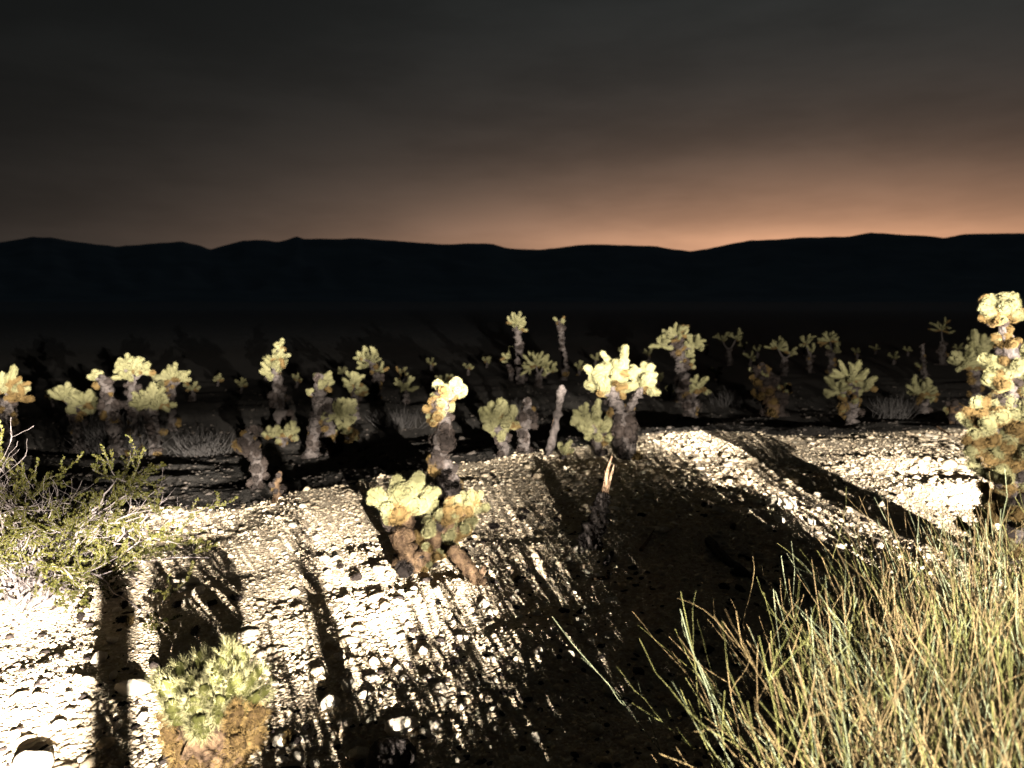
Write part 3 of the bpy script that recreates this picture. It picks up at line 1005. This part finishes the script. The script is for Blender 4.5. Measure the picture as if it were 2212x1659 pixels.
def stick(label, pts, mat):
    b = hit(*pts[0][:2])
    ppm = FPX / b.y
    P = []
    for px, py, w in pts:
        q = hit(px, py)
        P.append((Vector((q.x, q.y, q.z + w * .5 / ppm)), w * .5 / ppm))
    rs = resample(P, 14)
    Vv, Ff = tube([q - b for q, _ in rs], [rr * random.uniform(.85, 1.15) for _, rr in rs], 7, .12, seed=int(pts[0][0]))
    return obj('dead_stick', mesh('dead_stick', Vv, Ff, [M[mat]]), loc=b, label=label, cat='stick')


stick('short orange stick lying in the deep shadow', [(1385, 1192, 10), (1400, 1170, 8), (1415, 1145, 4)], 'wood')
stick('dull brown stick stub deep in the shrub shadow', [(1308, 1225, 14), (1322, 1200, 11)], 'bark')
stick('long crooked dead root in the shadow above the wiry shrub', [(1530, 1175, 20), (1560, 1212, 22), (1600, 1240, 16), (1650, 1262, 8)], 'bark')
stick('rusty twig fragment on the speckled dark gravel', [(1280, 1255, 8), (1315, 1252, 10)], 'rust')
stick('pale straight stick at the dark far gravel edge', [(2025, 925, 5), (2052, 942, 5)], 'wood')
# wrinkled old cactus ball
bq = hit(845, 1650)
ball = obj('dead_cactus_ball', mesh('dead_cactus_ball', *tube(*zip(*[(Vector((0, 0, z)), r) for z, r in
          ((-.02, .02), (.0, .07), (.025, .092), (.05, .088), (.075, .06), (.085, .02))]), 14, .12, 5), [M['bark']], smooth=True), loc=bq,
          label='wrinkled brown dead cactus ball in the rubble', cat='dead cactus')


# fallen joints lying round the plants
for k in range(46):
    cx_, cy_, sp = random.choice([(470, 1640, 90), (900, 1250, 90), (1000, 1100, 70), (1300, 1080, 90), (1560, 1200, 90), (300, 1330, 100), (1100, 1250, 100)])
    px_, py_ = random.gauss(cx_, sp), min(random.gauss(cy_, sp * .35), 1640)
    q = hit(max(10, min(2200, px_)), max(1010, py_))
    o = obj('fallen_joint', joint_mesh('tan' if random.random() < .35 else 'old', 1, random.randrange(5)), loc=(q.x, q.y, q.z + .014),
            label='dried fallen cholla joint lying on the gravel', cat='cactus joint', group='fallen cholla joints on the ground')
    o.rotation_euler = (math.pi / 2 + random.uniform(-.2, .2), random.uniform(0, 6), random.uniform(0, 6.28))
    o.scale = (.018, .018, random.uniform(.06, .11))


# ------------------------------------------------------------------ wiry shrubs
def wiggle_path(p, d, L, n, bend, up):
    pts = [Vector(p)]
    d = Vector(d).normalized()
    for i in range(n):
        d = (d + Vector((random.gauss(0, bend), random.gauss(0, bend), random.gauss(up, bend * .6)))).normalized()
        pts.append(pts[-1] + d * (L / n))
    return pts


def wiry_shrub(label, centre, spread, n, L, lean, mats, rad=.0025, forks=2, parts=260, var=(.66, 1.05), name='wiry_shrub', cat='shrub', up=.05, bend=.10, wide=.55):
    b = Vector((centre[0], centre[1], float(terrain(*centre))))
    root = obj(name, None, loc=b, label=label, cat=cat)
    rest = {}
    stems = []
    for i in range(n):
        ox, oy = random.gauss(0, spread[0]), random.gauss(0, spread[1])
        p = Vector((b.x + ox, b.y + oy, 0))
        p.z = float(terrain(p.x, p.y)) - .02 + abs(random.gauss(0, .04))
        d = Vector((random.gauss(lean[0], wide) + ox * .9, random.gauss(lean[1], wide * .8) + oy * .7, 1.25))
        l = L * random.uniform(*var)
        pts = wiggle_path(p, d, l, 9, bend, up)
        r0 = rad * random.uniform(.7, 1.35)
        Vv, Ff = tube([q - b for q in pts], [r0 * (1 - .62 * k / 9) for k in range(10)], 4, 0, cap=False)
        for f in range(random.randint(0, forks)):
            k = random.randint(3, 8)
            dd = (pts[k] - pts[k - 1]).normalized() + Vector((random.gauss(0, .4), random.gauss(0, .4), random.gauss(.1, .25)))
            tw = wiggle_path(pts[k], dd, l * random.uniform(.10, .34), 5, bend * 1.3, up)
            v2, f2 = tube([q - b for q in tw], [r0 * .55 * (1 - .6 * j / 5) for j in range(6)], 3, 0, cap=False)
            off = len(Vv)
            Vv += v2
            Ff += [tuple(a + off for a in fc) for fc in f2]
        stems.append((random.choice(mats), Vv, Ff, max(q.z for q in pts)))
    stems.sort(key=lambda s: -s[3])
    for i, (m_, Vv, Ff, _) in enumerate(stems):
        if i < parts:
            obj('stem', mesh('stem', Vv, Ff, [M[m_]], smooth=True), parent=root)
        else:
            v0, f0 = rest.setdefault(m_, ([], []))
            off = len(v0)
            v0 += Vv
            f0 += [tuple(a + off for a in fc) for fc in Ff]
    for m_, (v0, f0) in rest.items():
        obj('inner_stems', mesh('inner_stems', v0, f0, [M[m_]], smooth=True), parent=root, kind='stuff')
    return root


GREENS = ['green', 'green', 'greygreen', 'straw', 'straw', 'straw']
wiry_shrub('large wiry green shrub of thin jointed stems filling the dark gravel', (1.27, 1.66), (.21, .17), 1900, .91, (-.10, .06), GREENS, rad=.0019,
           wide=.36, bend=.13, forks=3)
wiry_shrub('taller browner wiry shrub behind the large green wiry one', (1.74, 2.12), (.20, .17), 1300, .97, (-.06, .08),
           ['straw', 'straw', 'green', 'greygreen'], rad=.0021, wide=.38, bend=.13, forks=3)
wiry_shrub('unseen wiry shrub added for shade just beyond the browner wiry one', (2.42, 2.0), (.17, .16), 460, 1.08, (.0, .05), ['straw', 'green'], rad=.0038, parts=60, wide=.3)  # out of view, added to block the right-hand lamp
for sx_, sy_, l_, lab in ((.15, .50, .78, 'low wiry shrub by the road, at the photographer\'s feet'),
                          (.48, .48, .84, 'low wiry shrub by the road, next to the one at the photographer\'s feet'),
                          (.88, .50, .96, 'dense unseen wiry shrub added to cast shade, third from the photographer'),
                          (1.42, .50, .84, 'low dense unseen wiry shrub added to cast shade, between two taller ones'),
                          (2.10, .50, 1.02, 'tall dense unseen wiry shrub added to cast shade, beside its lower neighbour'),
                          (2.66, .50, 1.05, 'tall dense unseen wiry shrub added to cast shade, farthest from the photographer')):  # unseen shrubs added between lamps and gravel to shade the centre
    wiry_shrub(lab, (sx_, sy_), (.13, .16), 760 if sx_ < .6 else 520, l_, (.0, .0), ['straw', 'green'], rad=.0062, parts=40, wide=.5 if sx_ < .6 else .24,
               var=(.75, 1.1) if sx_ < .6 else (.74, 1.0), bend=.42 if sx_ < .6 else .10)
q = hit(262, 985)
wiry_shrub('ashy leafless bush around the leaning grey cholla trunk', (q.x, q.y), (.22, .15), 240, .62, (0, 0), ['drytwig'], rad=.004, parts=120, wide=.8,
           name='dry_bush', cat='bush')
for px, py, lab in ((440, 985, 'low ashy scrub between the creosote and the hooked dead stalk'), (860, 925, 'low ashy scrub left of the tall gnarled stalk'),
                    (1580, 880, 'low ashy scrub left of the rust-brown cholla lump'), (1930, 905, 'low ashy scrub between the bright upright and the half-lit cholla'),
                    (1110, 905, 'low ashy scrub behind the grey lifeless stub')):
    q = hit(px, py)
    wiry_shrub(lab, (q.x, q.y), (.16, .12), 110, .38, (0, 0), ['drytwig'], rad=.004, parts=60, wide=.9, name='dry_bush', cat='bush')


# ------------------------------------------------------------------ creosote bush on the left
def creosote(label, centre, nmain, targets, leaves):
    b = Vector((centre[0], centre[1], float(terrain(*centre))))
    root = obj('creosote_bush', None, loc=b, label=label, cat='bush')
    tips = []
    for i in range(nmain):
        tg_ = Vector((random.gauss(targets[0][0], targets[1][0]), random.gauss(targets[0][1], targets[1][1]),
                      max(.06, random.gauss(targets[0][2], targets[1][2]))))
        tg_.x = min(tg_.x, -2.02)
        tg_.z = min(tg_.z, .60 + .45 * (-2.2 - tg_.x))
        p0 = b + Vector((random.gauss(0, .07), random.gauss(0, .07), -.02))
        n = 12
        pts = []
        off = Vector((0, 0, 0))
        for k in range(n + 1):
            u = k / n
            off += Vector((random.gauss(0, .022), random.gauss(0, .022), random.gauss(0, .018)))
            arch = Vector((0, 0, .16 * math.sin(u * math.pi)))
            pts.append(p0.lerp(tg_, u) + arch + off)
        bare = random.random() < .35
        r0 = random.uniform(.006, .013)
        Vv, Ff = tube([q - b for q in pts], [r0 * (1 - .78 * k / n) for k in range(n + 1)], 6, .08, seed=i)
        for t in range(random.randint(7, 11)):
            k = random.randint(3, n)
            dd = (pts[k] - pts[k - 1]).normalized() + rand_dir(.25) * .95
            l = random.uniform(.10, .24)
            tw = wiggle_path(pts[k], dd, l, 6, .22, .05)
            rt = r0 * (1 - .75 * k / n) * .7
            v2, f2 = tube([q - b for q in tw], [max(rt * (1 - .7 * j / 6), .0011) for j in range(7)], 4, 0, cap=False)
            o_ = len(Vv)
            Vv += v2
            Ff += [tuple(a + o_ for a in fc) for fc in f2]
            for s_ in range(3):
                tw2 = wiggle_path(tw[random.randint(2, 6)], dd + rand_dir(.3) * 1.1, l * .55, 4, .22, .08)
                v2, f2 = tube([q - b for q in tw2], [max(rt * .45 * (1 - .5 * j / 4), .0009) for j in range(5)], 3, 0, cap=False)
                o_ = len(Vv)
                Vv += v2
                Ff += [tuple(a + o_ for a in fc) for fc in f2]
                if not bare:
                    tips.append(tw2)
            if not bare:
                tips.append(tw[2:])
        obj('branch', mesh('branch', Vv, Ff, [M['twig']], smooth=True), parent=root)
    V, F = [], []
    for i in range(leaves):
        tw = random.choice(tips)
        k = random.randrange(len(tw) - 1)
        p = tw[k].lerp(tw[k + 1], random.random()) - b
        d = ((tw[k + 1] - tw[k]).normalized() + rand_dir(.2) * .9).normalized()
        s = d.cross(rand_dir()).normalized()
        l, w = random.uniform(.012, .022), random.uniform(.004, .0075)
        nrm = d.cross(s) * .002
        o_ = len(V)
        V += [p, p + d * l * .5 + s * w + nrm, p + d * l, p + d * l * .5 - s * w + nrm]
        F.append((o_, o_ + 1, o_ + 2, o_ + 3))
    obj('foliage', mesh('foliage', V, F, [M['leaf']]), parent=root, kind='stuff')
    return root


creosote('sprawling creosote bush with pale bare branches and olive leaves', (-2.80, 4.15), 60, ((-2.55, 4.1, .40), (.36, .34, .28)), 40000)


# ------------------------------------------------------------------ unseen posts, added to throw shadow stripes across the gravel
def post(x, y, h, w, label):
    z = float(terrain(x, y))
    root = obj('shadow_post', None, loc=(x, y, z), label=label, cat='post', group='unseen posts added for their shadows')
    rs = [(Vector((0, 0, -.1)), w), (Vector((0, 0, h * .5)), w * .97), (Vector((0, 0, h)), w * .94)]
    Vv, Ff = tube([q for q, _ in rs], [r_ for _, r_ in rs], 8, .02, 3)
    obj('shaft', mesh('shaft', Vv, Ff, [M['post']]), parent=root)
    Vv, Ff = tube([Vector((0, 0, h - .01)), Vector((0, 0, h + .02)), Vector((0, 0, h + .035))], [w * 1.25, w * 1.25, w * .6], 8)
    obj('cap', mesh('cap', Vv, Ff, [M['post']]), parent=root)


def post_for(px, py, lamp, t, w, label, pyend):
    """a post on the line from a lamp to a ground spot, tall enough for its shadow to end at pyend"""
    g_ = hit(px, py)
    e_ = hit(px, pyend)
    f = Vector((lamp.x, lamp.y)).lerp(Vector((g_.x, g_.y)), t)
    dl = (Vector((e_.x, e_.y)) - Vector((lamp.x, lamp.y))).length
    df = (f - Vector((lamp.x, lamp.y))).length
    h = lamp.z * (1 - df / dl)
    post(f.x, f.y, h, w, label)


post_for(672, 1250, LAMP_A, .30, .022, 'slim unseen post added for its shadow stripe', 1095)
post_for(245, 1450, LAMP_A, .30, .028, 'slim unseen post added for its shadow stripe', 1310)
post(3.12, 2.6, .80, .072, 'thick unseen post added for its diagonal shadow')
